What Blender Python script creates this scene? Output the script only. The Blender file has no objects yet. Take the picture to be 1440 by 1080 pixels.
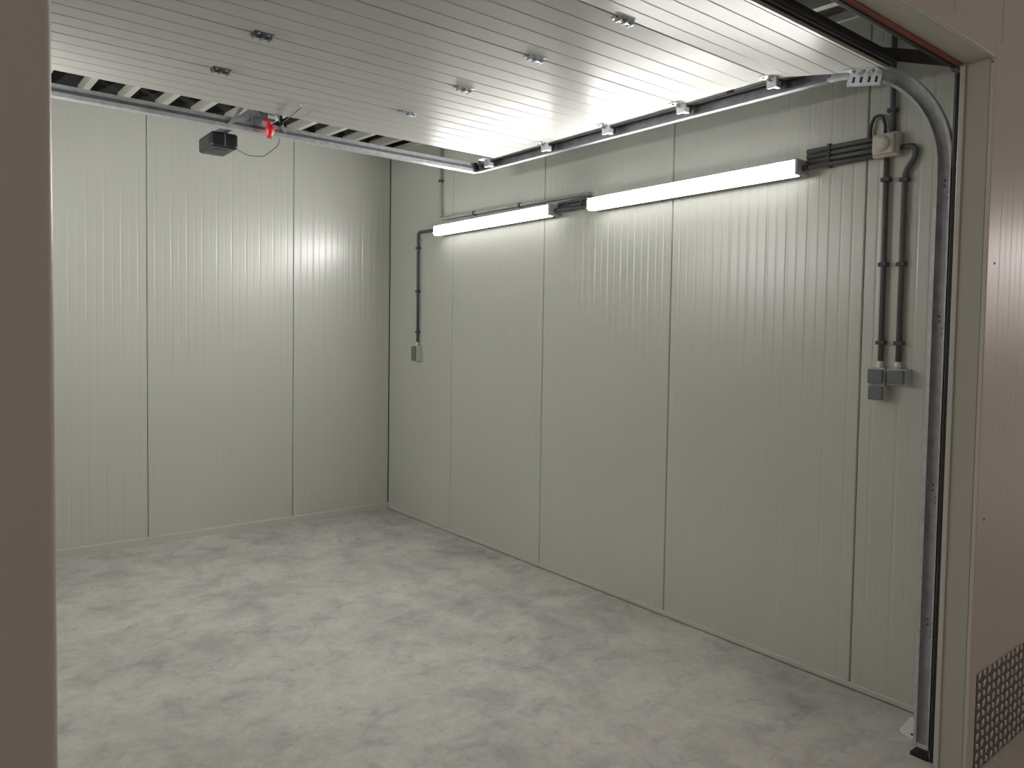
import bpy, bmesh, math, random
from mathutils import Vector, Matrix
random.seed(7)
S = bpy.context.scene
COL = S.collection

# ------------------------------------------------------------------ camera
cam_d = bpy.data.cameras.new('camera')
cam = bpy.data.objects.new('camera', cam_d)
COL.objects.link(cam)
cam_d.sensor_fit = 'HORIZONTAL'
cam_d.sensor_width = 36.0
cam_d.lens = 1051.95 / 1440 * 36.0
cam_d.shift_x = -13.92 / 1440
cam_d.shift_y = -26.74 / 1440
cam_d.clip_start = 0.05
_f = Vector((0.62829, 0.77688, -0.04124)).normalized()
_r = Vector((0.7779, -0.6282, 0.0158)); _r = (_r - _f * _r.dot(_f)).normalized()
_u = _r.cross(_f)
M = Matrix.Identity(4)
for i in range(3):
    M[i][0] = _r[i]; M[i][1] = _u[i]; M[i][2] = -_f[i]
M.translation = Vector((-2.9956, -5.4279, 1.4473))
cam.matrix_world = M
S.camera = cam

# ------------------------------------------------------------------ world, exposure
W = bpy.data.worlds.new('hall ambience'); S.world = W
W.use_nodes = True
_bg = W.node_tree.nodes['Background']
_bg.inputs[0].default_value = (1.0, 0.83, 0.70, 1)
_bg.inputs[1].default_value = 0.205
S.view_settings.view_transform = 'Standard'
S.view_settings.look = 'None'
S.view_settings.gamma = 1.0
S.view_settings.use_curve_mapping = False
S.view_settings.exposure = 0.08
LED_STRENGTH = 92.0          # front of the diffusers
LED_TOP = 15.0              # upper edge of the diffusers
LED_SIDE = 7.0              # dimmer sides of the diffusers
HALL_STRENGTH = 75.0
try:
    S.cycles.use_denoising = True
    S.cycles.max_bounces = 10
    S.cycles.diffuse_bounces = 6
except Exception:
    pass

# ------------------------------------------------------------------ materials
def mat(name, col, rough=0.5, metal=0.0, spec=0.5, noise=None, bump=None, coat=0.0):
    m = bpy.data.materials.new(name); m.use_nodes = True
    nt = m.node_tree; b = nt.nodes['Principled BSDF']
    b.inputs['Base Color'].default_value = (*col, 1)
    b.inputs['Roughness'].default_value = rough
    b.inputs['Metallic'].default_value = metal
    b.inputs['Specular IOR Level'].default_value = spec
    if coat: b.inputs['Coat Weight'].default_value = coat
    tc = nt.nodes.new('ShaderNodeTexCoord')
    if noise:                       # (scale, amount, stretch)
        mp = nt.nodes.new('ShaderNodeMapping'); mp.inputs['Scale'].default_value = noise[2]
        n = nt.nodes.new('ShaderNodeTexNoise'); n.inputs['Scale'].default_value = noise[0]; n.inputs['Detail'].default_value = 4
        nt.links.new(tc.outputs['Object'], mp.inputs[0]); nt.links.new(mp.outputs[0], n.inputs['Vector'])
        r = nt.nodes.new('ShaderNodeValToRGB')
        a = noise[1]
        r.color_ramp.elements[0].position = 0.3; r.color_ramp.elements[1].position = 0.7
        r.color_ramp.elements[0].color = (*[c * (1 - a) for c in col], 1)
        r.color_ramp.elements[1].color = (*[min(1, c * (1 + a)) for c in col], 1)
        nt.links.new(n.outputs['Fac'], r.inputs[0]); nt.links.new(r.outputs[0], b.inputs['Base Color'])
    if bump:                        # (scale, strength, distance, stretch)
        mp = nt.nodes.new('ShaderNodeMapping'); mp.inputs['Scale'].default_value = bump[3]
        n = nt.nodes.new('ShaderNodeTexNoise'); n.inputs['Scale'].default_value = bump[0]; n.inputs['Detail'].default_value = 3
        nt.links.new(tc.outputs['Object'], mp.inputs[0]); nt.links.new(mp.outputs[0], n.inputs['Vector'])
        bp = nt.nodes.new('ShaderNodeBump'); bp.inputs['Strength'].default_value = bump[1]; bp.inputs['Distance'].default_value = bump[2]
        nt.links.new(n.outputs['Fac'], bp.inputs['Height']); nt.links.new(bp.outputs[0], b.inputs['Normal'])
    return m

PANEL = mat('painted steel panel', (0.59, 0.60, 0.545), 0.30, spec=1.0, noise=(1.2, 0.02, (1, 1, 0.4)), bump=(260, 0.05, 0.0006, (1, 1, 0.02)))
HALLP = mat('hall side painted steel', (0.60, 0.555, 0.52), 0.35, spec=1.0, noise=(1.2, 0.02, (1, 1, 0.4)), bump=(220, 0.05, 0.0006, (1, 1, 0.02)))
DOORP = mat('door stucco steel', (0.485, 0.483, 0.46), 0.29, spec=0.03, noise=(3, 0.02, (1, 1, 1)), bump=(140, 0.08, 0.0012, (1, 1, 1)))
TRIM = mat('painted trim steel', (0.60, 0.585, 0.54), 0.38, noise=(5, 0.03, (1, 1, 1)))
REVEAL = mat('grey beige frame steel', (0.50, 0.49, 0.44), 0.42, noise=(4, 0.03, (1, 1, 0.3)))
JOIST = mat('white joist steel', (0.66, 0.66, 0.61), 0.45, noise=(4, 0.03, (1, 1, 1)))
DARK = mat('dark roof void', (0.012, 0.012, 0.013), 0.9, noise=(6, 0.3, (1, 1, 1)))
CORE = mat('joint core', (0.06, 0.06, 0.057), 0.8, noise=(20, 0.15, (1, 1, 1)))
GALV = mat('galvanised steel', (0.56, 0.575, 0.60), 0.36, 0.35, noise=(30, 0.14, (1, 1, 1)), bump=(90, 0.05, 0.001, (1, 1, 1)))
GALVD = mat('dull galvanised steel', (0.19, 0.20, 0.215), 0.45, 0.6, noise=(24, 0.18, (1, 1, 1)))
FRAME = mat('dark grey frame steel', (0.17, 0.175, 0.19), 0.45, 0.3, noise=(24, 0.12, (1, 1, 1)))
ZINC = mat('bright zinc plate', (0.66, 0.71, 0.74), 0.34, 0.65, noise=(40, 0.08, (1, 1, 1)))
RUBBER = mat('black rubber', (0.012, 0.012, 0.015), 0.6, noise=(30, 0.2, (1, 1, 1)))
BLACKP = mat('black plastic', (0.018, 0.018, 0.022), 0.35, noise=(30, 0.2, (1, 1, 1)))
GREYP = mat('conduit grey plastic', (0.115, 0.115, 0.12), 0.5, noise=(20, 0.1, (1, 1, 1)))
CLIPP = mat('clip plastic', (0.07, 0.07, 0.075), 0.5, noise=(30, 0.1, (1, 1, 1)))
MIDG = mat('light conduit plastic', (0.46, 0.46, 0.46), 0.5, noise=(20, 0.08, (1, 1, 1)))
BOXW = mat('ivory plastic', (0.66, 0.62, 0.54), 0.45, noise=(18, 0.04, (1, 1, 1)))
SOCK = mat('socket light grey', (0.52, 0.54, 0.53), 0.45, noise=(18, 0.04, (1, 1, 1)))
SOCKD = mat('socket lid grey', (0.17, 0.175, 0.185), 0.45, noise=(18, 0.06, (1, 1, 1)))
FIXT = mat('fixture grey plastic', (0.55, 0.55, 0.56), 0.45, noise=(12, 0.04, (1, 1, 1)))
RED = mat('red release plastic', (0.85, 0.03, 0.05), 0.35, noise=(14, 0.08, (1, 1, 1)))
PRIMER = mat('red oxide primer', (0.27, 0.075, 0.055), 0.6, noise=(10, 0.15, (1, 1, 1)))
PRIMD = mat('dark brown steel', (0.07, 0.055, 0.06), 0.6, noise=(10, 0.12, (1, 1, 1)))
WHITE = mat('white painted bracket', (0.80, 0.79, 0.74), 0.4, noise=(18, 0.05, (1, 1, 1)))
WHITEB = mat('bright white bracket paint', (0.90, 0.89, 0.86), 0.4, noise=(18, 0.03, (1, 1, 1)))
CHECK = mat('aluminium chequer base', (0.16, 0.14, 0.135), 0.45, 0.55, noise=(30, 0.12, (1, 1, 1)))
CHECKT = mat('aluminium chequer stud', (0.72, 0.69, 0.66), 0.35, 0.6, noise=(30, 0.08, (1, 1, 1)))

def emis(name, col, s):
    m = bpy.data.materials.new(name); m.use_nodes = True
    b = m.node_tree.nodes['Principled BSDF']
    b.inputs['Base Color'].default_value = (0.8, 0.8, 0.8, 1)
    b.inputs['Emission Color'].default_value = (*col, 1)
    b.inputs['Emission Strength'].default_value = s
    return m
LED = emis('led diffuser', (1.0, 0.985, 0.96), LED_STRENGTH)
LEDT = emis('led diffuser top', (1.0, 0.985, 0.95), LED_TOP)
LEDS = emis('led diffuser side', (1.0, 0.985, 0.95), LED_SIDE)
HALLLED = emis('hall lamp diffuser', (1.0, 0.92, 0.88), HALL_STRENGTH)

def concrete():
    m = bpy.data.materials.new('troweled concrete'); m.use_nodes = True
    nt = m.node_tree; b = nt.nodes['Principled BSDF']; L = nt.links.new
    tc = nt.nodes.new('ShaderNodeTexCoord')
    def noise(scale, detail, dist, stretch=(1, 1, 1), rough=0.6):
        mp = nt.nodes.new('ShaderNodeMapping'); mp.inputs['Scale'].default_value = stretch
        n = nt.nodes.new('ShaderNodeTexNoise'); n.inputs['Scale'].default_value = scale
        n.inputs['Detail'].default_value = detail; n.inputs['Distortion'].default_value = dist; n.inputs['Roughness'].default_value = rough
        L(tc.outputs['Object'], mp.inputs[0]); L(mp.outputs[0], n.inputs['Vector']); return n
    def ramp(src, stops):
        r = nt.nodes.new('ShaderNodeValToRGB')
        while len(r.color_ramp.elements) < len(stops): r.color_ramp.elements.new(0.5)
        for e, (p, c) in zip(r.color_ramp.elements, stops): e.position = p; e.color = (*c, 1)
        L(src, r.inputs[0]); return r
    def mix(mode, fac, a, c):
        x = nt.nodes.new('ShaderNodeMix'); x.data_type = 'RGBA'; x.blend_type = mode
        x.inputs[0].default_value = fac
        L(a, x.inputs[6]); L(c, x.inputs[7]); return x.outputs[2]
    base = ramp(noise(2.2, 7, 0.6).outputs['Fac'], [(0.34, (0.48, 0.468, 0.446)), (0.5, (0.60, 0.582, 0.55)), (0.66, (0.665, 0.645, 0.61))])
    patch = ramp(noise(5.2, 9, 0.7, rough=0.68).outputs['Fac'], [(0.34, (0.76, 0.76, 0.78)), (0.46, (0.95, 0.95, 0.95)), (0.6, (1.04, 1.04, 1.03))])
    smear = ramp(noise(10.0, 9, 0.8, (1.0, 1.25, 1), 0.72).outputs['Fac'], [(0.32, (0.74, 0.74, 0.76)), (0.43, (0.98, 0.98, 0.98)), (0.75, (1.05, 1.05, 1.04))])
    fine = ramp(noise(38, 4, 0.2).outputs['Fac'], [(0.3, (0.90, 0.90, 0.90)), (0.7, (1.08, 1.08, 1.08))])
    c = mix('MULTIPLY', 1.0, base.outputs[0], patch.outputs[0])
    c = mix('MULTIPLY', 0.85, c, smear.outputs[0])
    c = mix('MULTIPLY', 0.8, c, fine.outputs[0])
    L(c, b.inputs['Base Color'])
    rr = nt.nodes.new('ShaderNodeMapRange'); rr.inputs[3].default_value = 0.55; rr.inputs[4].default_value = 0.8
    L(noise(5.2, 9, 0.7, rough=0.68).outputs['Fac'], rr.inputs[0]); L(rr.outputs[0], b.inputs['Roughness'])
    bp = nt.nodes.new('ShaderNodeBump'); bp.inputs['Strength'].default_value = 0.12; bp.inputs['Distance'].default_value = 0.004
    L(noise(45, 4, 0.2).outputs['Fac'], bp.inputs['Height']); L(bp.outputs[0], b.inputs['Normal'])
    b.inputs['Specular IOR Level'].default_value = 0.35
    return m
CONC = concrete()

# ------------------------------------------------------------------ mesh helpers
class MB:
    """collects shapes (world coordinates) that become one mesh object"""
    def __init__(s): s.bm = bmesh.new()
    def box(s, x0, x1, y0, y1, z0, z1, bev=0.0, seg=2):
        vs = [s.bm.verts.new((x, y, z)) for x in (x0, x1) for y in (y0, y1) for z in (z0, z1)]
        fs = [s.bm.faces.new([vs[i] for i in q]) for q in ((0, 1, 3, 2), (4, 6, 7, 5), (0, 4, 5, 1), (2, 3, 7, 6), (0, 2, 6, 4), (1, 5, 7, 3))]
        if bev:
            es = list({e for f in fs for e in f.edges})
            bmesh.ops.bevel(s.bm, geom=es, offset=bev, segments=seg, profile=0.5, affect='EDGES')
        return s
    def prism(s, pts, axis, a0, a1):
        """pts: polygon in the other two axes (cyclic order x,y,z without axis); extruded along axis"""
        def mk(p, a):
            if axis == 'x': return (a, p[0], p[1])
            if axis == 'y': return (p[0], a, p[1])
            return (p[0], p[1], a)
        A = [s.bm.verts.new(mk(p, a0)) for p in pts]; B = [s.bm.verts.new(mk(p, a1)) for p in pts]
        n = len(pts)
        for i in range(n):
            s.bm.faces.new((A[i], A[(i + 1) % n], B[(i + 1) % n], B[i]))
        s.bm.faces.new(A[::-1]); s.bm.faces.new(B)
        return s
    def tube(s, pts, r, n=10, cap=True):
        pts = [Vector(p) for p in pts]; rings = []
        ref = Vector((0.13, 0.29, 0.95)).normalized()
        prev = None
        for i, p in enumerate(pts):
            t = (pts[min(i + 1, len(pts) - 1)] - pts[max(i - 1, 0)]).normalized()
            if prev is None:
                a = t.cross(ref)
                if a.length < 0.2: a = t.cross(Vector((1, 0, 0)))
                a.normalize()
            else:
                a = (prev - t * prev.dot(t)).normalized()
            prev = a; b = t.cross(a)
            rings.append([s.bm.verts.new(p + a * (r * math.cos(2 * math.pi * k / n)) + b * (r * math.sin(2 * math.pi * k / n))) for k in range(n)])
        for A, B in zip(rings, rings[1:]):
            for k in range(n):
                f = s.bm.faces.new((A[k], A[(k + 1) % n], B[(k + 1) % n], B[k])); f.smooth = True
        if cap:
            s.bm.faces.new(rings[0][::-1]); s.bm.faces.new(rings[-1])
        return s
    def disc(s, c, axis, r, h, n=20, r2=None):
        """solid of revolution stub from c along axis"""
        c = Vector(c); ax = Vector(axis).normalized()
        return s.lathe(c, ax, [(r, 0), (r2 if r2 is not None else r, h)], n)
    def lathe(s, c, ax, prof, n=20):
        c = Vector(c); ax = Vector(ax).normalized()
        a = ax.cross(Vector((0.3, 0.5, 0.81))).normalized(); b = ax.cross(a)
        rings = [[s.bm.verts.new(c + ax * h + a * (r * math.cos(2 * math.pi * k / n)) + b * (r * math.sin(2 * math.pi * k / n))) for k in range(n)] for r, h in prof]
        for A, B in zip(rings, rings[1:]):
            for k in range(n):
                s.bm.faces.new((A[k], A[(k + 1) % n], B[(k + 1) % n], B[k])).smooth = True
        s.bm.faces.new(rings[0][::-1]); s.bm.faces.new(rings[-1])
        return s
    def sweep(s, path, prof, xc):
        """closed profile (u outward in the YZ plane, v along X) swept along a YZ path"""
        rings = []
        for i, p in enumerate(path):
            a = path[max(i - 1, 0)]; b = path[min(i + 1, len(path) - 1)]
            t = Vector((b[0] - a[0], b[1] - a[1])).normalized()
            nrm = Vector((-t[1], t[0]))
            rings.append([s.bm.verts.new((xc + v, p[0] + nrm[0] * u, p[1] + nrm[1] * u)) for u, v in prof])
        n = len(prof)
        for A, B in zip(rings, rings[1:]):
            for k in range(n): s.bm.faces.new((A[k], A[(k + 1) % n], B[(k + 1) % n], B[k]))
        s.bm.faces.new(rings[0][::-1]); s.bm.faces.new(rings[-1])
        return s
    def xform(s, mtx):
        bmesh.ops.transform(s.bm, matrix=mtx, verts=s.bm.verts); return s
    def build(s, name, material, parent=None):
        bmesh.ops.recalc_face_normals(s.bm, faces=s.bm.faces)
        me = bpy.data.meshes.new(name); 
        # give the mesh its own origin at its centre bottom
        vs = [v.co for v in s.bm.verts]
        c = Vector(((min(v.x for v in vs) + max(v.x for v in vs)) / 2, (min(v.y for v in vs) + max(v.y for v in vs)) / 2, min(v.z for v in vs)))
        bmesh.ops.translate(s.bm, verts=s.bm.verts, vec=-c)
        s.bm.to_mesh(me); s.bm.free()
        me.materials.append(material)
        o = bpy.data.objects.new(name, me); COL.objects.link(o)
        if parent is not None:
            o.parent = parent; o.location = c - world_loc(parent)
        else:
            o.location = c
        return o

def world_loc(o):
    v = Vector((0, 0, 0))
    while o is not None:
        v = v + o.location; o = o.parent
    return v
def thing(name, label, cat, loc, group=None):
    o = bpy.data.objects.new(name, None); COL.objects.link(o); o.location = loc
    o.empty_display_size = 0.1
    return tag(o, label, cat, group)
def tag(o, label, cat, group=None):
    o['label'] = label; o['category'] = cat
    if group: o['group'] = group
    return o
def structure(o, label=None):
    o['kind'] = 'structure'
    if label: o['label'] = label
    return o
def node(name, loc):
    o = bpy.data.objects.new(name, None); COL.objects.link(o); o.location = loc; o.empty_display_size = 0.1
    return o
def arc(cx, cy, r, a0, a1, n):
    return [(cx + r * math.cos(math.radians(a0 + (a1 - a0) * i / n)), cy + r * math.sin(math.radians(a0 + (a1 - a0) * i / n))) for i in range(n + 1)]
def smooth(pts, r=0.02, n=5):
    """round the corners of a polyline"""
    P = [Vector(p) for p in pts]; out = [P[0]]
    for a, b, c in zip(P, P[1:], P[2:]):
        d1 = (a - b); d2 = (c - b); q = min(r, d1.length * 0.49, d2.length * 0.49)
        p1 = b + d1.normalized() * q; p2 = b + d2.normalized() * q
        for i in range(n + 1):
            t = i / n
            out.append(p1 * (1 - t) ** 2 + b * (2 * t * (1 - t)) + p2 * t * t)
    out.append(P[-1]); return out

# ------------------------------------------------------------------ room dimensions (metres)
XL, YF, YO = -3.22, -4.388, -4.488        # left wall, inner and outer face of the front wall
XOL, XOR, ZO = -2.881, -0.330, 2.347    # door opening
def roof(y): return 2.892 + 0.035 * y   # slightly sloping ceiling
ZP = 2.884                              # top of the wall panels
ZT = 3.42                               # wall height above the joists

# ------------------------------------------------------------------ floor
fl = MB().box(-9, 27, -10.6, 0.3, -0.2, 0).build('floor', CONC)
structure(fl, 'grey trowelled concrete floor with dark smears')

# ------------------------------------------------------------------ panelled walls
def ribbed(width, height, thick, pitch=0.05, gw=0.008, gd=0.0009, lip=0.004):
    """one steel faced panel; width on +x, face towards -y at y=0, base at z=0"""
    prof = [(0, lip), (lip, 0)]
    n = int(round(width / pitch)); p = width / n
    for i in range(1, n):
        c = i * p
        w = gw if i % 2 else gw * 0.7
        d = gd if i % 2 else gd * 0.6
        prof += [(c - w, 0), (c - w * 0.35, d), (c + w * 0.35, d), (c + w, 0)]
    prof += [(width - lip, 0), (width, lip)]
    prof += [(width, thick), (0, thick)]
    return MB().prism(prof, 'z', 0, height)
GAP = 0.004
def wall_of_panels(name, edges, place, height, material, label, backing, thick=0.025):
    root = structure(backing.build(name, CORE), label)
    for a, b in zip(edges, edges[1:]):
        m = ribbed(b - a - GAP, height, thick)
        m.xform(place(a + GAP / 2))
        m.build('wall_panel', material, root)
    return root
# back wall: face at Y=0, seen from -Y.   right wall: face at X=0, seen from -X
back_edges = [-3.807, -2.807, -1.807, -0.807, 0.0]
back_edges[0] = XL
wall_of_panels('wall_back', back_edges, lambda a: Matrix.Translation((a, 0, 0.002)), ZP, PANEL,
               'off-white ribbed steel panel wall at the back of the garage', MB().box(XL, 0.06, 0.025, 0.09, 0, ZT))
right_edges = [0.0, 0.917, 1.922, 2.922, 3.922, 4.386]
wall_of_panels('wall_right', right_edges,
               lambda a: Matrix.Translation((0, -a, 0.002)) @ Matrix.Rotation(-math.pi / 2, 4, 'Z'), ZP, PANEL,
               'off-white ribbed steel panel wall carrying the lamps', MB().box(0.025, 0.09, YF + 0.004, 0.02, 0, ZT))
left_edges = [0.0, 0.9, 1.9, 2.9, 3.9, 4.386]
wall_of_panels('wall_left', left_edges,
               lambda a: Matrix.Translation((XL, -4.386 + a, 0.002)) @ Matrix.Rotation(math.pi / 2, 4, 'Z'), ZP, PANEL,
               'off-white ribbed steel panel wall on the left', MB().box(XL - 0.09, XL - 0.025, YF + 0.004, 0.02, 0, ZT))
# front wall (three pieces), face at YO, seen from the hall
HT = 3.45
wf = structure(MB().box(XOR + 0.012, 3.7, YO + 0.025, YF, 0, HT).box(-5.4, XOL - 0.012, YO + 0.025, YF, 0, HT)
               .box(XOL - 0.012, XOR + 0.012, YO + 0.025, YF, ZO + 0.012, HT).build('wall_front', TRIM), 'front wall around the garage door opening')
TW = 0.055                                   # width of the corner trim on the face
def front_panel(a, b, z0, z1):
    m = ribbed(b - a - GAP, z1 - z0, 0.024, pitch=0.05, gw=0.006, gd=0.0004)
    m.xform(Matrix.Translation((a + GAP / 2, YO, z0))); m.build('wall_panel', HALLP, wf)
jx = -0.643
for k in (1, 2, 3):
    front_panel(max(jx - k, -2.97), jx - k + 1, ZO + TW, HT)
front_panel(jx, XOR + TW, ZO + TW, HT)
front_panel(XOR + TW, jx + 1.9, 0.0, HT); front_panel(jx + 1.9, jx + 2.9, 0, HT); front_panel(jx + 2.9, 3.7, 0, HT)
front_panel(-3.97, XOL - TW, 0.0, HT); front_panel(-4.97, -3.97, 0, HT)
for x, z in ((-0.262, 1.702), (-0.263, 0.86), (-0.36, 2.40), (-0.345, 2.33), (-0.315, 2.37), (-0.36, 2.36)):
    MB().lathe((x, YO + 0.001, z), (0, -1, 0), [(0.0045, 0), (0.0045, 0.002), (0.0025, 0.0035)], 10).build('screw', GALVD, wf)

structure(MB().box(8.0, 27.0, -10.6, -10.5, 0, 2.8).build('wall_opposite', HALLP), 'far wall of the hall outside')

# corner trims round the opening: an angle on the hall face plus the reveal
def trim_piece(name, parts, material, label):
    m = MB()
    for p in parts: m.box(*p)
    o = m.build(name, material); return structure(o, label)
e = 0.012
tr = structure(MB().box(XOR, XOR + TW, YO - 0.003, YO + 0.012, 0, ZO + TW, 0.003).build('trim_1', HALLP), 'pinkish grey corner trim on the right of the opening')
MB().box(XOR - 0.001, XOR + e - 0.001, YO + 0.012, YF - 0.018, 0.004, ZO + 0.012, 0.001, 1).build('reveal', REVEAL, tr)
MB().box(XOR - 0.008, XOR + e, YF - 0.018, YF - 0.002, 0.003, ZO - 0.002, 0.0015, 1).build('edge_strip', TRIM, tr)
tl = structure(MB().prism([(XOL - TW, YO + 0.012), (XOL - TW, YO - 0.003)] + arc(XOL - 0.008, YO + 0.005, 0.008, -90, 0, 8) + [(XOL, YO + 0.012)], 'z', 0, ZO + TW).build('trim_2', HALLP), 'corner trim on the left of the opening')
MB().box(XOL - e, XOL, YO + 0.013, YF - 0.002, 0.004, ZO + 0.012, 0.001, 1).build('reveal', REVEAL, tl)
tt = structure(MB().box(XOL, XOR, YO - 0.003, YO + 0.012, ZO, ZO + TW, 0.003).build('trim_3', HALLP), 'lintel trim over the opening')
MB().box(XOL, XOR, YO + 0.0125, YF - 0.012, ZO + 0.001, ZO + 0.012).build('reveal', REVEAL, tt)

# red primed lintel steel behind the trim and the black seal on it
ls = MB().box(XOL, XOR - 0.010, YF - 0.012, YF + 0.006, ZO - 0.004, ZO + 0.05).build('lintel_angle', PRIMER)
tag(ls, 'red primed steel edge running along the inside of the lintel', 'lintel')
MB().box(XOL, XOR - 0.012, YF + 0.007, YF + 0.022, ZO - 0.008, ZO + 0.05, 0.002).build('rubber_seal', RUBBER, ls)

# baseboards
structure(MB().prism([(-0.016, 0.0), (0.0, 0.0), (0.0, 0.050), (-0.010, 0.050), (-0.016, 0.044)], 'x', XL, -0.001).build('baseboard_back', TRIM), 'steel floor trim along the back wall')
structure(MB().prism([(-0.012, 0.006), (0.0, 0.006), (0.0, 0.026), (-0.009, 0.026), (-0.012, 0.023)], 'y', YF + 0.004, -0.017).build('baseboard_right', TRIM), 'steel floor trim along the right wall')
structure(MB().prism([(XL, 0.0), (XL + 0.016, 0.0), (XL + 0.016, 0.044), (XL + 0.010, 0.05), (XL, 0.05)], 'y', YF + 0.004, -0.017).build('baseboard_left', TRIM))

# ceiling: dark roof with white joists hung below it
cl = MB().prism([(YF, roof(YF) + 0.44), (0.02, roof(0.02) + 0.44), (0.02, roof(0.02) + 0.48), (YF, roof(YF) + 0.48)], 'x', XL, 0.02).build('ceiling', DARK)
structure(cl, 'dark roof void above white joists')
PITCH = 0.222
x = -0.182
k = 0
while x > XL + 0.03:
    MB().prism([(YF + 0.005, roof(YF)), (-0.005, roof(0)), (-0.005, roof(0) + 0.058), (YF + 0.005, roof(YF) + 0.058)], 'x', x - 0.018, x + 0.018).build('ceiling_joist', JOIST, cl)
    k += 1
    x = -0.182 - PITCH * k
MB().prism([(YF + 0.005, roof(YF) - 0.002), (-0.005, roof(0) - 0.002), (-0.005, roof(0) + 0.03), (YF + 0.005, roof(YF) + 0.03)], 'x', -0.02, -0.001).build('edge_angle', JOIST, cl)

# ------------------------------------------------------------------ sectional door
DX0, DX1 = XOL + 0.02, -0.362
ZD = 2.472
JO = [-1.876, -2.335, -2.794, -3.257, -3.709]
door = thing('sectional_door', 'off-white sectional overhead door, open under the ceiling', 'garage door', (-1.63, -3.0, ZD))
def section(y0, y1):
    """underside grooved across its depth, y1 > y0 ; local y from 0 to L, z up from 0"""
    L = y1 - y0; n = max(4, round(L / 0.0914)); p = L / n
    pr = [(0.0, 0.004), (0.003, 0.0)]
    for i in range(1, n):
        c = i * p
        pr += [(c - 0.005, 0), (c - 0.0015, 0.0016), (c + 0.0015, 0.0016), (c + 0.005, 0)]
    pr += [(L - 0.003, 0), (L, 0.004), (L, 0.04), (0, 0.04)]
    return MB().prism(pr, 'x', DX0, DX1)
secs = []
for ya, yb in zip(JO, JO[1:]):
    m = section(yb + 0.002, ya - 0.002)
    m.xform(Matrix.Translation((0, yb + 0.002, ZD))); secs.append(m.build('door_panel', DOORP, door))
TILT = math.radians(11.0)
Mt = Matrix.Translation((0, JO[-1] - 0.002, ZD)) @ Matrix.Rotation(TILT, 4, 'X') @ Matrix.Translation((0, -0.455, 0))
m = section(0, 0.455); m.xform(Mt); m.build('door_panel', DOORP, door)
# bottom rail and rubber seal on the leading edge
MB().box(DX0, DX1, -0.016, -0.001, 0.0, 0.04, 0.002).xform(Mt).build('bottom_rail', TRIM, door)
MB().box(DX0, DX1, -0.020, -0.016, 0.010, 0.016).xform(Mt).build('rail_groove', RUBBER, door)
MB().box(DX0, DX1, -0.044, -0.017, 0.021, 0.043, 0.006).xform(Mt).build('bottom_seal', RUBBER, door)
# pale end caps on the right and left edge of every section
for ya, yb in list(zip(JO, JO[1:])):
    for xa, xb in ((DX1, DX1 + 0.002), (DX0 - 0.002, DX0)):
        MB().box(xa, xb, yb + 0.003, ya - 0.003, ZD - 0.001, ZD + 0.041).build('end_cap', TRIM, door)
for xa, xb in ((DX1, DX1 + 0.002), (DX0 - 0.002, DX0)):
    MB().box(xa, xb, 0.001, 0.452, -0.001, 0.041).xform(Mt).build('end_cap', TRIM, door)

def hinge_mesh(x, y, m=None):
    m = m or MB()
    for s in (-1, 1):                                    # two leaves, one on each section
        m.box(x - 0.034, x + 0.034, y + s * 0.016 - 0.010, y + s * 0.016 + 0.010, ZD - 0.003, ZD + 0.001)
    for dx in (-0.028, 0.0, 0.028):                      # knuckle ears
        m.box(x + dx - 0.004, x + dx + 0.004, y - 0.016, y + 0.016, ZD - 0.016, ZD - 0.002, 0.002, 1)
    m.tube([(x - 0.036, y, ZD - 0.011), (x + 0.036, y, ZD - 0.011)], 0.004, 8)
    return m
for y in JO[1:]:
    for hx in (-1.200, -2.050):
        h = hinge_mesh(hx, y).build('hinge', GALVD if hx < -2 else ZINC, door)
        for sx in (-0.018, 0.018):
            for sy in (-0.018, 0.018):
                MB().lathe((hx + sx, y + sy, ZD - 0.002), (0, 0, -1), [(0.005, 0), (0.005, 0.004), (0.003, 0.005)], 6).build('bolt', GALV, h)

# roller carriers along both edges
def roller_carrier(y, right=True):
    s = 1 if right else -1
    xe = DX1 if right else DX0
    m = MB()
    m.box(*sorted((xe - s * 0.045, xe + s * 0.0)), y - 0.030, y + 0.030, ZD - 0.003, ZD + 0.001)          # plate under the section
    m.box(*sorted((xe - s * 0.012, xe + s * 0.004)), y - 0.028, y + 0.016, ZD - 0.042, ZD - 0.002, 0.002, 1)
    m.box(*sorted((xe + s * 0.004, xe + s * 0.030)), y - 0.024, y - 0.004, ZD - 0.040, ZD - 0.014, 0.002, 1)
    b = m.build('roller_bracket', ZINC, door)
    MB().tube([(xe - s * 0.030, y, ZD - 0.013), (xe + s * 0.058, y, ZD - 0.013)], 0.0055, 8).build('roller_shaft', GALV, b)
    MB().lathe((xe + s * 0.045, y, ZD - 0.013), (s, 0, 0), [(0.014, 0), (0.019, 0.003), (0.019, 0.010), (0.014, 0.013)], 16).build('roller', BLACKP, b)
    c = MB()
    for sy in (-0.018, 0.018):
        c.lathe((xe - s * 0.030, y + sy, ZD - 0.002), (0, 0, -1), [(0.006, 0), (0.006, 0.005), (0.004, 0.006)], 6)
    c.build('bolt', GALV, b)
for y in [-1.815] + JO[1:]:
    roller_carrier(y, True); roller_carrier(y, False)
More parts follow.
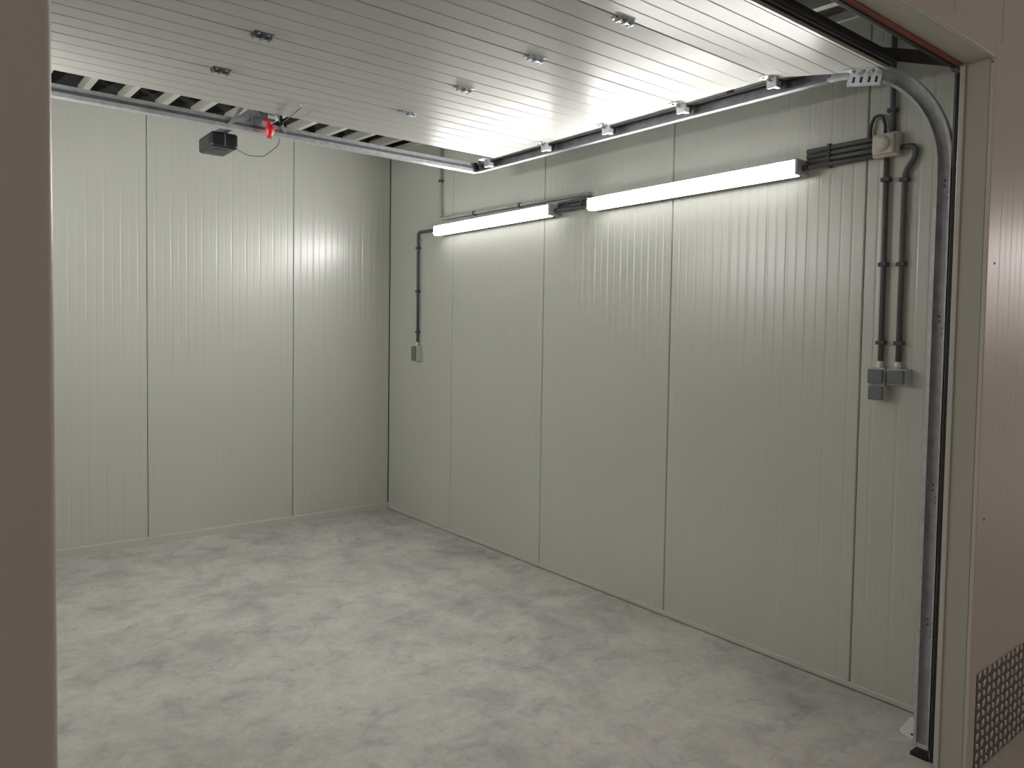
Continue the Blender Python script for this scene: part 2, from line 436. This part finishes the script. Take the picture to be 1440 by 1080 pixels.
# bottom bracket with its slotted plate
for right in (True, False):
    s = 1 if right else -1; xe = DX1 if right else DX0
    b = MB().box(*sorted((xe - s * 0.008, xe + s * 0.004)), 0.004, 0.130, -0.050, 0.002, 0.002, 1).box(*sorted((xe - s * 0.05, xe)), 0.004, 0.130, -0.004, 0.0) \
        .box(*sorted((xe + s * 0.004, xe + s * 0.020)), 0.03, 0.06, -0.040, -0.016).xform(Mt).build('bottom_bracket', ZINC, door)
    sl = MB()
    for q in (0.022, 0.048, 0.078, 0.106):
        sl.box(*sorted((xe - s * 0.0095, xe - s * 0.0075)), q - 0.004, q + 0.004, -0.040, -0.020)
    sl.xform(Mt).build('slot', RUBBER, b)
    for q in (0.03, 0.065, 0.1):
        MB().lathe((xe - s * 0.03, q, -0.004), (0, 0, -1), [(0.008, 0), (0.008, 0.007), (0.005, 0.009)], 6).xform(Mt).build('bolt', GALV, b)
# cord eyelet on the top section
ey = MB().box(-1.642, -1.612, -2.142, -2.116, ZD - 0.004, ZD + 0.001).box(-1.634, -1.620, -2.136, -2.122, ZD - 0.016, ZD - 0.003, 0.002).build('cord_eyelet', ZINC, door)

# ------------------------------------------------------------------ tracks
def track_path():
    r = 0.42
    p = [(-4.337, 0.035), (-4.337, 1.0), (-4.337, 2.030)]
    p += [(-4.337 + r * (1 - math.cos(a)), 2.030 + r * math.sin(a)) for a in [math.radians(90 * i / 18) for i in range(1, 18)]]
    p += [(-3.910, 2.450), (-3.0, 2.457), (-1.62, 2.465)]
    return p
def track(xc, s, label):
    """C channel, open towards the door (s=+1: web on the +X side)"""
    h, d, t, l = 0.028, 0.030, 0.0025, 0.010
    prof = [(h, -d), (h, 0), (-h, 0), (-h, -d), (-h + l, -d), (-h + l, -d + t), (-h + t, -d + t), (-h + t, -t), (h - t, -t), (h - t, -d + t), (h - l, -d + t), (h - l, -d)]
    prof = [(u, v * s) for u, v in prof]
    root = thing('door_track', label, 'track', (xc, -4.33, 0), 'door tracks')
    p = track_path()
    MB().sweep(p[:3], prof, xc).build('vertical_rail', GALV, root)
    MB().sweep(p[2:21], prof, xc).build('curved_rail', GALV, root)
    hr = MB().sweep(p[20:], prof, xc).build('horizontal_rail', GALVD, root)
    # frame angle the track is bolted to, bright outer plate, black seal
    MB().box(*sorted((xc - s * 0.030, xc - s * 0.0275)), -4.388, -4.3605, 0.0, 2.372).box(*sorted((xc - s * 0.0275, xc + s * 0.06)), -4.3635, -4.361, 0, 2.372).build('frame_angle', FRAME, root)
    MB().box(*sorted((xc - s * 0.0415, xc - s * 0.0305)), -4.387, -4.3715, 0.004, 2.330).build('rubber_seal', RUBBER, root)
    # joint plates with bolt holes along the vertical run
    for z in (1.96, 1.50, 0.92, 0.45):
        m = MB()
        for dz in (-0.03, -0.01, 0.012, 0.03):
            m.lathe((xc - s * 0.002, -4.338 + 0.006 * ((dz > 0) * 2 - 1), z + dz), (-s, 0, 0), [(0.0035, 0), (0.0035, 0.002), (0.002, 0.003)], 8)
        m.build('rivet', GALVD, root)
    MB().box(*sorted((xc - s * 0.040, xc + s * 0.01)), -4.362, -4.305, 0.0, 0.012).build('foot_plate', RUBBER, root)
    # roller pulley at the head of the frame
    pl = MB().box(*sorted((xc - s * 0.034, xc - s * 0.004)), -4.372, -4.348, 2.345, 2.392, 0.003).build('head_bracket', GALVD, root)
    MB().lathe((xc - s * 0.034, -4.360, 2.368), (-s, 0, 0), [(0.010, 0), (0.010, 0.004), (0.006, 0.006)], 10).build('pulley', ZINC, pl)
    # rear end stop and its rounded bumper plate
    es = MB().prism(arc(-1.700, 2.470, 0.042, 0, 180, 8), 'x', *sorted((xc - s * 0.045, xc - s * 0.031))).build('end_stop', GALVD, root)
    # hangers for the horizontal rail
    for y in (-2.05, -3.45):
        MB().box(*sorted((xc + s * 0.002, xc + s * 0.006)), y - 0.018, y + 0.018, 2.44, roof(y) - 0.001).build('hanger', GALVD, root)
    return root
TXR = -0.275
track(TXR, 1, 'galvanised C-channel door track on the right, curving up beside the switches')
track(XOL + 0.335 - 0.275 - 0.12, -1, 'galvanised C-channel door track on the left, behind the left jamb')

# brown tie bar from the frame head up to the rail hanger
tb = thing('tie_bar', 'dark brown steel tie bar above the bend of the right door track', 'bracket', (-0.30, -4.2, 2.4))
MB().prism([(-4.335, 2.372), (-4.335, 2.42), (-3.90, 2.575), (-3.90, 2.530)], 'x', -0.268, -0.262).build('flat_bar', PRIMD, tb)
MB().box(-0.262, -0.225, -3.95, -3.90, 2.53, 2.575).build('end_plate', PRIMD, tb)

# rear cross beam
XBL = XOL + 0.335 - 0.275 - 0.12
bm_ = thing('cross_beam', 'galvanised C-section beam across the rear ends of the door tracks', 'beam', (-1.6, -1.6, 2.43))
h0 = 2.440
MB().prism([(-1.618, h0 + 0.052), (-1.618, h0), (-1.572, h0), (-1.572, h0 + 0.012), (-1.575, h0 + 0.012), (-1.575, h0 + 0.003), (-1.615, h0 + 0.003), (-1.615, h0 + 0.049), (-1.575, h0 + 0.049), (-1.575, h0 + 0.040), (-1.572, h0 + 0.040), (-1.572, h0 + 0.052)], 'x', XBL - 0.005, -0.281).build('c_section', GALV, bm_)
MB().box(XBL - 0.005, -0.281, -1.6215, -1.6185, h0 + 0.018, h0 + 0.032).build('groove_rib', GALVD, bm_)
MB().box(-0.322, -0.281, -1.626, -1.619, h0 - 0.004, h0 + 0.056, 0.002).build('corner_plate', GALVD, bm_)

# ------------------------------------------------------------------ door opener
op = thing('door_opener', 'black ceiling door opener motor with grey strap, hung on a rail behind the cross beam', 'opener', (-1.66, -1.05, 2.44))
bd = MB().box(-1.735, -1.590, -1.150, -0.905, 2.447, 2.532, 0.016, 3).build('motor_housing', BLACKP, op)
MB().box(-1.737, -1.720, -1.12, -0.93, 2.465, 2.515, 0.004).build('side_cover', BLACKP, bd)
MB().box(-1.6655, -1.6595, -1.1525, -1.1485, 2.458, 2.524).box(-1.6655, -1.6595, -1.138, -0.92, 2.4445, 2.4475).build('strap', GALVD, bd)
MB().box(-1.705, -1.625, -1.09, -0.99, 2.4435, 2.4480, 0.002, 1).build('lamp_cover', CLIPP, bd)
MB().box(-1.675, -1.645, -4.20, -0.95, 2.531, 2.565, 0.002, 1).build('opener_rail', GALVD, op)
for yy in (-1.06, -0.97):
    MB().lathe((-1.70, yy, 2.531), (0, 0, 1), [(0.010, 0), (0.010, 0.012), (0.006, 0.016)], 8).build('screw_head', GALV, op)
# bracket that carries rail and carriage at the cross beam
br = MB()
yb = -1.632
br.prism([(-1.800, 2.452), (-1.782, 2.452), (-1.715, 2.556), (-1.733, 2.556)], 'y', yb - 0.003, yb + 0.003)
br.prism([(-1.735, 2.544), (-1.545, 2.540), (-1.545, 2.552), (-1.735, 2.556)], 'y', yb - 0.003, yb + 0.003)
br.prism([(-1.562, 2.552), (-1.546, 2.552), (-1.505, 2.462), (-1.522, 2.462)], 'y', yb - 0.003, yb + 0.003)
br.prism([(-1.79, 2.470), (-1.62, 2.540), (-1.605, 2.532), (-1.78, 2.459)], 'y', yb - 0.006, yb - 0.003)
br.build('carriage_bracket', ZINC, op)
ca = MB().box(-1.655, -1.575, -1.665, -1.638, 2.497, 2.530, 0.004).box(-1.690, -1.640, -1.66, -1.640, 2.478, 2.500, 0.003).build('carriage', SOCKD, op)
MB().box(-1.615, -1.575, -1.672, -1.664, 2.508, 2.524, 0.002).build('carriage_clip', WHITE, ca)
MB().box(-1.548, -1.538, -1.664, -1.644, 2.485, 2.560, 0.003).build('carriage_stop', BLACKP, ca)
MB().tube([(-1.628, -1.655, 2.505), (-1.612, -1.662, 2.490), (-1.602, -1.668, 2.470)], 0.010, 10).lathe((-1.602, -1.668, 2.476), (-0.1, 0, -1), [(0.012, 0), (0.022, 0.012), (0.022, 0.034), (0.013, 0.048), (0.012, 0.066)], 16).build('release_handle', RED, op)
# thin black wire from the motor up to the door
w = [(-1.590, -1.100, 2.462), (-1.573, -1.250, 2.402), (-1.5414, -1.400, 2.374), (-1.5288, -1.500, 2.392), (-1.515, -1.562, 2.415), (-1.515, -1.564, 2.500), (-1.530, -1.630, 2.503), (-1.600, -1.90, 2.462), (-1.627, -2.125, 2.458)]
MB().tube(smooth(w, 0.03, 4), 0.0022, 6).build('spiral_wire', CLIPP, op)

# ------------------------------------------------------------------ lamps on the right wall
def led_batten(y0, y1, z, label, group='led battens on the right wall'):
    """y0 > y1 ; fixture on the right wall"""
    t = thing('led_batten', label, 'lamp', (-0.045, (y0 + y1) / 2, z), group)
    a, b = y1, y0
    MB().box(-0.060, -0.012, a + 0.016, b - 0.016, z - 0.022, z + 0.034, 0.006).box(-0.076, -0.012, a + 0.015, b - 0.015, z + 0.0305, z + 0.0355, 0.002, 1).build('lamp_housing', FIXT, t)
    dfo = MB().prism([(-0.050, z - 0.036), (-0.088, z - 0.036), (-0.096, z - 0.026), (-0.096, z + 0.016), (-0.088, z + 0.026), (-0.058, z + 0.029), (-0.054, z - 0.028)], 'y', a + 0.014, b - 0.014).build('diffuser', LED, t)
    df = dfo.data
    df.materials.append(LEDS); df.materials.append(LEDT); df.materials.append(FIXT)
    for p in df.polygons:
        if p.normal.x > 0.3: p.material_index = 3          # back, inside the housing
        elif p.normal.x > -0.9: p.material_index = 2 if p.normal.z > 0.4 else 1
    for q0, q1 in ((a, a + 0.0135), (b - 0.0135, b)):
        MB().box(-0.094, -0.010, q0, q1, z - 0.034, z + 0.034, 0.005).build('end_cap', FIXT, t)
    for q in (a + 0.25, b - 0.25):
        MB().box(-0.0125, -0.0005, q - 0.02, q + 0.02, z - 0.02, z + 0.02).build('wall_clip', GALV, t)
    for q, s in ((a, -1), (b, 1)):
        g = MB().lathe((-0.045, q, z - 0.004), (0, s, 0), [(0.014, 0), (0.014, 0.010), (0.010, 0.014), (0.010, 0.024)], 12).build('cable_gland', CLIPP, t)
    return t
ZL = 2.184
led_batten(-0.793, -2.070, ZL, 'lit white LED batten nearer the back corner on the right wall')
led_batten(-2.383, -3.667, ZL - 0.008, 'lit white LED batten nearer the door opening on the right wall')

# the matching pair on the left wall, hidden behind the left jamb
for yy, lab in ((-0.793, 'LED batten nearer the back corner on the left wall'),):
    t = led_batten(yy, yy - 1.28, ZL, lab, 'led battens on the left wall')
    t.rotation_euler = (0, 0, math.pi); t.location.x = XL + 0.045
# ------------------------------------------------------------------ conduits
XC = -0.0165
def conduit(label, pts, clips=(), r=0.0105, material=GREYP, rad=0.03, name='conduit', group='grey conduits on the right wall'):
    P = smooth(pts, rad)
    c = sum((Vector(p) for p in pts), Vector()) / len(pts)
    t = thing(name, label, 'conduit', (c.x, c.y, min(p[2] for p in pts)), group)
    MB().tube(P, r, 10).build('pipe', material, t)
    for (y, z, horiz) in clips:
        m = MB()
        if horiz: m.box(-0.031, -0.0005, y - 0.007, y + 0.007, z - r - 0.005, z + r + 0.005, 0.003)
        else: m.box(-0.031, -0.0005, y - r - 0.007, y + r + 0.007, z - 0.008, z + 0.008, 0.003)
        m.build('clip', CLIPP, t)
    return t
# lamp to the lone socket near the back corner
conduit('grey conduit dropping from the far lamp to the lone socket near the back corner',
        [(XC, -0.763, ZL + 0.018), (XC, -0.462, ZL + 0.025), (XC, -0.470, 1.372)],
        [(-0.463, 2.09, 0), (-0.4645, 1.76, 0), (-0.4685, 1.45, 0)])
# roof to the top of the far lamp
conduit('lighter grey conduit coming down from the roof and running above the far lamp',
        [(XC, -0.775, 2.86), (XC, -0.775, 2.275), (XC, -2.33, 2.252)], [(-0.775, 2.55, 0), (-1.2, 2.269, 1), (-1.7, 2.262, 1)], material=MIDG, r=0.0095)
# four short conduits between the lamps
for i, z in enumerate((2.226, 2.2035, 2.181)):
    nm = ('topmost', 'middle', 'lowest')[i]
    if i < 2:
        pts = [(XC, -2.068, z - 0.004), (XC, -2.352, z)]
    else:
        pts = [(-0.045, -2.085, z - 0.004), (-0.035, -2.15, z), (XC, -2.20, z), (XC, -2.30, z), (-0.030, -2.343, z)]
    conduit('%s of the three dark grey conduits bridging the gap between the two lamps' % nm, pts, [(-2.16, z - 0.002, 1), (-2.27, z, 1)] if i == 1 else [], rad=0.02, r=0.0108)
# four conduits from the near lamp to the junction box
for i, z in enumerate((2.246, 2.2235, 2.201, 2.1785)):
    nm = ('topmost', 'second from the top', 'third from the top', 'lowest')[i]
    if i == 3:
        pts = [(-0.045, -3.692, z - 0.008), (-0.036, -3.73, z - 0.004), (XC, -3.79, z), (XC, -3.960, z)]
    else:
        pts = [(XC, -3.668, z), (XC, -3.90, z), (XC, -3.960, z)]
    conduit('%s of four dark grey conduits from near lamp to junction box' % nm, pts, [(-3.77, z, 1)], rad=0.02, r=0.0108)
# small loop over the junction box
conduit('thin black cable looping up and back into the top of the junction box',
        [(XC, -3.938, 2.258), (XC, -3.940, 2.30), (XC, -3.955, 2.335), (XC, -3.982, 2.335), (XC, -3.997, 2.30), (XC, -3.999, 2.256)], r=0.0065, material=CLIPP, name='cable', rad=0.016, group=None)
conduit('dark conduit rising from the junction box up to the roof',
        [(XC, -4.028, 2.256), (XC, -4.024, 2.40), (XC, -4.022, 2.735)], [(-4.025, 2.345, 0)])
conduit('left of the two conduits dropping from the junction box to the switches',
        [(XC, -4.008, 2.163), (XC, -4.010, 1.75), (XC, -4.012, 1.360)], [(-4.0085, 2.078, 0), (-4.010, 1.745, 0), (-4.0115, 1.436, 0)])
conduit('right of the two conduits dropping to the switches, S-bend at its top',
        [(XC, -4.064, 2.195), (XC, -4.116, 2.192), (XC, -4.119, 2.155), (XC, -4.080, 2.095), (XC, -4.080, 1.80), (XC, -4.081, 1.360)], [(-4.080, 2.068, 0), (-4.080, 1.742, 0), (-4.081, 1.434, 0)])

# ------------------------------------------------------------------ junction box
jb = thing('junction_box', 'ivory junction box with round-cornered raised cover between conduits', 'junction box', (-0.03, -4.0, 2.165))
MB().box(-0.045, -0.0005, -4.062, -3.962, 2.163, 2.256, 0.008, 3).build('box_base', BOXW, jb)
cv = MB().box(-0.066, -0.045, -4.055, -3.969, 2.170, 2.249, 0.010, 3).build('box_cover', BOXW, jb)
MB().lathe((-0.064, -4.012, 2.209), (-1, 0, 0), [(0.031, 0), (0.031, 0.008), (0.026, 0.016), (0.012, 0.018)], 8).build('round_lid', BOXW, cv)

# ------------------------------------------------------------------ switches and sockets
def faceplate(t, yc, z0, z1, w, lidmat=SOCKD):
    b = MB().box(-0.048, -0.0005, yc - w / 2, yc + w / 2, z0, z1, 0.005).build('back_box', SOCK, t)
    MB().box(-0.058, -0.0475, yc - w / 2 + 0.005, yc + w / 2 - 0.005, z0 + 0.005, z1 - 0.005, 0.004).build('flap_lid', lidmat, b)
    return b
def gland(t, y, z):
    MB().lathe((-0.020, y, z), (0, 0, 1), [(0.013, 0), (0.013, 0.014), (0.0105, 0.020), (0.0105, 0.028)], 12).build('cable_gland', WHITE, t)
s1 = thing('double_socket', 'grey double socket of two stacked units, under the left conduit', 'socket', (-0.03, -4.0, 1.215))
faceplate(s1, -4.010, 1.2710, 1.336, 0.070); faceplate(s1, -4.013, 1.206, 1.2705, 0.068); gland(s1, -4.012, 1.335)
s2 = thing('light_switch', 'single grey light switch beside the double socket, under the right conduit', 'switch', (-0.03, -4.08, 1.28))
faceplate(s2, -4.089, 1.2710, 1.335, 0.075); gland(s2, -4.081, 1.334)
s3 = thing('wall_socket', 'lone tall grey and white socket near the back corner', 'socket', (-0.03, -0.47, 1.23))
faceplate(s3, -0.474, 1.227, 1.347, 0.070); gland(s3, -0.470, 1.346)

# ------------------------------------------------------------------ white gusset on the floor by the track
gb = thing('floor_bracket', 'small white triangular bracket plate on the floor beside the track foot', 'bracket', (-0.14, -4.24, 0))
MB().prism([(-0.188, -4.213), (-0.214, -4.285), (-0.06, -4.285), (-0.06, -4.196)], 'z', 0.0005, 0.010).build('base_plate', WHITEB, gb)
MB().prism([(-4.280, 0.010), (-4.226, 0.010), (-4.280, 0.060)], 'x', -0.110, -0.104).build('gusset', WHITEB, gb)
MB().lathe((-0.190, -4.262, 0.010), (0, 0, 1), [(0.009, 0), (0.009, 0.0012), (0.007, 0.0016)], 10).build('bolt_hole', RUBBER, gb)

# ------------------------------------------------------------------ chequer plate kick panel on the hall side
cp = thing('kick_plate', 'aluminium chequer plate kick panel at the foot of the right front wall', 'kick plate', (0.5, YO, 0))
KX0, KX1, KZ = -0.272, 1.60, 0.338
MB().box(KX0, KX1, YO - 0.0035, YO - 0.0005, 0.004, KZ).build('plate', CHECK, cp)
st = MB()
px, pz = 0.043, 0.0345
rows = int((KZ - 0.02) / pz); cols = int((KX1 - KX0) / px)
for i in range(cols):
    for j in range(rows + 1):
        cx = KX0 + 0.020 + i * px; cz = 0.020 + j * pz
        if cx > KX1 - 0.01 or cz > KZ - 0.006: continue
        a = math.radians(55 if (i + j) % 2 else 125)
        d = Vector((math.cos(a), 0, math.sin(a))); n = Vector((-d.z, 0, d.x))
        L, Wd, H = 0.0165, 0.0105, 0.0032
        c = Vector((cx, YO - 0.0034, cz)); up = Vector((0, -H, 0))
        base = [c + d * L, c + n * Wd, c - d * L, c - n * Wd]
        top = [c + d * L * 0.6 + up, c + n * Wd * 0.5 + up, c - d * L * 0.6 + up, c - n * Wd * 0.5 + up]
        vb = [st.bm.verts.new(v) for v in base]; vt = [st.bm.verts.new(v) for v in top]
        for q in range(4): st.bm.faces.new((vb[q], vb[(q + 1) % 4], vt[(q + 1) % 4], vt[q]))
        st.bm.faces.new(vt)
so = st.build('studs', CHECKT, cp); so['kind'] = 'stuff'

# ------------------------------------------------------------------ lamp of the hall, far down on the opposite side
for (x0, x1, y, lab) in ((5.5, 7.6, -6.5, 'long LED lamp hanging in the hall, nearer the garage'), (13.8, 18.0, -9.46, 'long LED lamp hanging in the hall, farther from the garage')):
    hl = thing('hall_lamp', lab, 'lamp', ((x0 + x1) / 2, y, 2.43), 'hall lamps')
    MB().box(x0, x1, y - 0.05, y + 0.05, 2.47, 2.53, 0.01).build('lamp_housing', FIXT, hl)
    MB().box(x0 + 0.02, x1 - 0.02, y - 0.04, y + 0.04, 2.40, 2.469, 0.01).build('diffuser', HALLLED, hl)
    for hx in (x0 + 0.4, x1 - 0.4):
        MB().tube([(hx, y, 2.52), (hx, y, 3.4)], 0.004, 6).build('hanging_wire', GALVD, hl)
